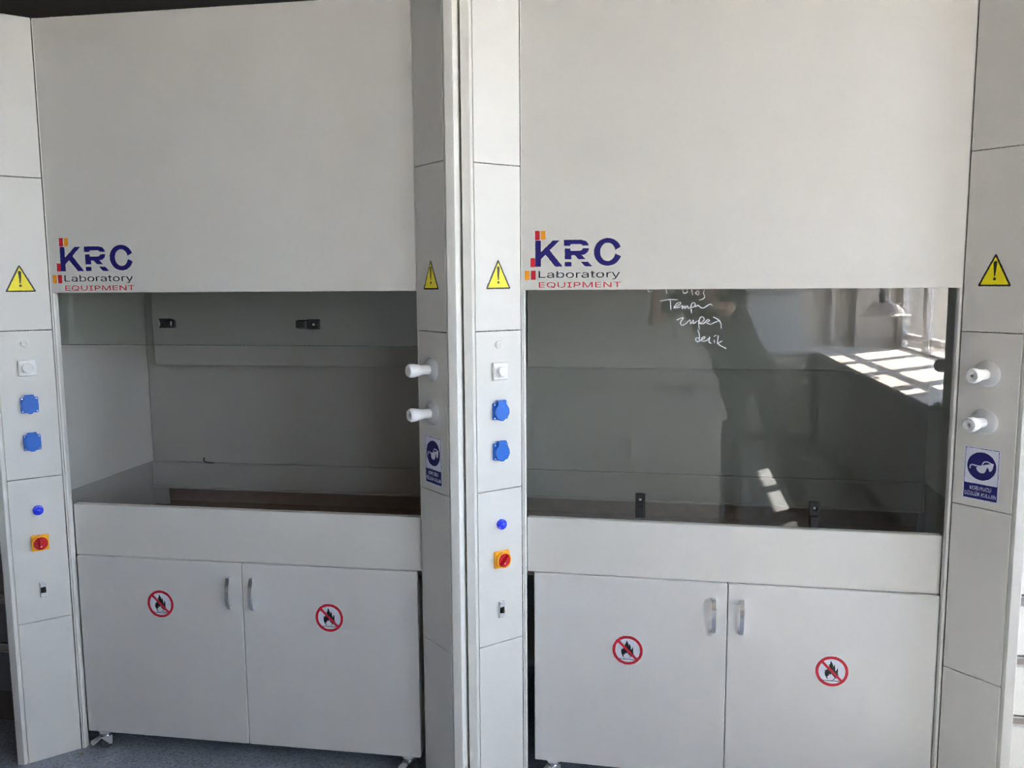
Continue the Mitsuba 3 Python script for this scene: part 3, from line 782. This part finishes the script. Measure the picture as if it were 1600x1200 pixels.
# hands: palm, four fingers and a thumb closed on the phone
for s, wr in ((-1, wrL), (1, wrR)):
    k = A(wr[0] - .012 * s, -2.565, 1.585)
    body += [m3.Manifold.batch_hull([ball(wr, .026), ball(k + A(0, 0, -.025), .017), ball(k + A(-.005 * s, 0, .03), .015)])]
    for i, (dz, ln) in enumerate(((.035, .060), (.015, .066), (-.005, .062), (-.024, .050))):
        b = k + A(0, .005, dz)
        body += chain([(b, .0095), (b + A(-.004 * s, .022, .004), .009), (b + A(-.022 * s, .012, .004), .0085), (b + A(-ln * .62 * s, .004, .003), .0075)])
    body += chain([(k + A(0, -.01, .0), .012), (k + A(-.012 * s, -.024, .022), .0105), (k + A(-.034 * s, -.022, .034), .009)])
bm = blend(body, .012, 8)
put('person__body', bm, 'skin', True)
# clothes: slightly larger shells that follow the body
shirt = [m3.Manifold.batch_hull([ball(hipL + A(.01, 0, .05), .100), ball(hipR + A(0, 0, .05), .100), ball(waist + A(-.07, 0, -.0), .098), ball(waist + A(.07, 0, -.0), .098)]),
         m3.Manifold.batch_hull([ball(waist + A(-.06, 0, 0), .098), ball(waist + A(.06, 0, 0), .098), ball(chest + A(-.09, 0, 0), .102), ball(chest + A(.085, 0, 0), .102)]),
         m3.Manifold.batch_hull([ball(chest + A(-.09, 0, 0), .098), ball(chest + A(.085, 0, 0), .098), ball(shL + A(.02, 0, 0), .066), ball(shR + A(-.02, 0, 0), .066), ball(neck0 + A(0, 0, -.02), .062)])]
for sh, el in ((shL, elL), (shR, elR)):
    shirt += chain([(sh, .066), (sh + (el - sh) * .55, .058)])
put('person__shirt', blend(shirt, .010, 10), 'dark_shirt', True)
tr = [m3.Manifold.batch_hull([ball(hipL + A(.02, 0, 0), .102), ball(hipR, .102), ball(waist + A(-.065, 0, -.07), .092), ball(waist + A(.065, 0, -.07), .092)])]
for h, kn, an in ((hipL, kneeL, ankL), (hipR, kneeR, ankR)):
    tr += chain([(h, .095), (kn, .068), (an + A(0, 0, .03), .060)])
put('person__trousers', blend(tr, .02, 10), 'trousers', True)
for an, dx in ((ankL, -.03), (ankR, .05)):
    d = A(dx, .20, 0)
    sh = [m3.Manifold.batch_hull([ball(A(an[0], an[1] - .03, .038), .036), ball(A(an[0], an[1] - .01, .085), .040), ball(A(an[0], an[1], 0) + d * .5 + A(0, 0, .040), .038)]),
          m3.Manifold.batch_hull([ball(A(an[0], an[1], 0) + d * .45 + A(0, 0, .042), .040), ball(A(an[0], an[1], 0) + d + A(0, 0, .032), .030)])]
    put('person__shoe', blend(sh, .012, 6), 'brown_shoe', True)
hair = m3.Manifold.batch_hull([ball(head + A(0, -.025, .055), .088), ball(head + A(0, -.055, .0), .070)]) - m3.Manifold.cube([.3, .3, .3]).translate([float(head[0] - .15), float(head[1] + .015), float(head[2] - .255)])
for s_ in (-1, 1):
    e_ = head + A(.030 * s_, .0775, .012)
    put('person__eye', cat(*[xf(trimesh.creation.icosphere(2, r_), trimesh.transformations.translation_matrix(e_ + A(0, o_, 0))) for r_, o_ in ((.0105, 0.0),)]), 'grey_white_plastic', True)
    put('person__iris', xf(trimesh.creation.icosphere(2, .006), trimesh.transformations.translation_matrix(e_ + A(0, .0062, 0))), 'hair', True)
    put('person__eyebrow', blend(chain([(e_ + A(-.014, .004, .020), .0035), (e_ + A(.014, .004, .020), .0035)]), .006, 2), 'hair', True)
put('person__lips', blend(chain([(head + A(-.018, .078, -.055), .0045), (head + A(0, .084, -.055), .006), (head + A(.018, .078, -.055), .0045)]), .006, 2), 'lip', True)
put('person__hair', blend([hair], .012, 6), 'hair', True)
tag(put('phone', cbox(-.225, -.090, -2.551, -2.543, 1.548, 1.618, .003), 'black_plastic'), 'black phone held up in both hands by the photographer', 'phone')
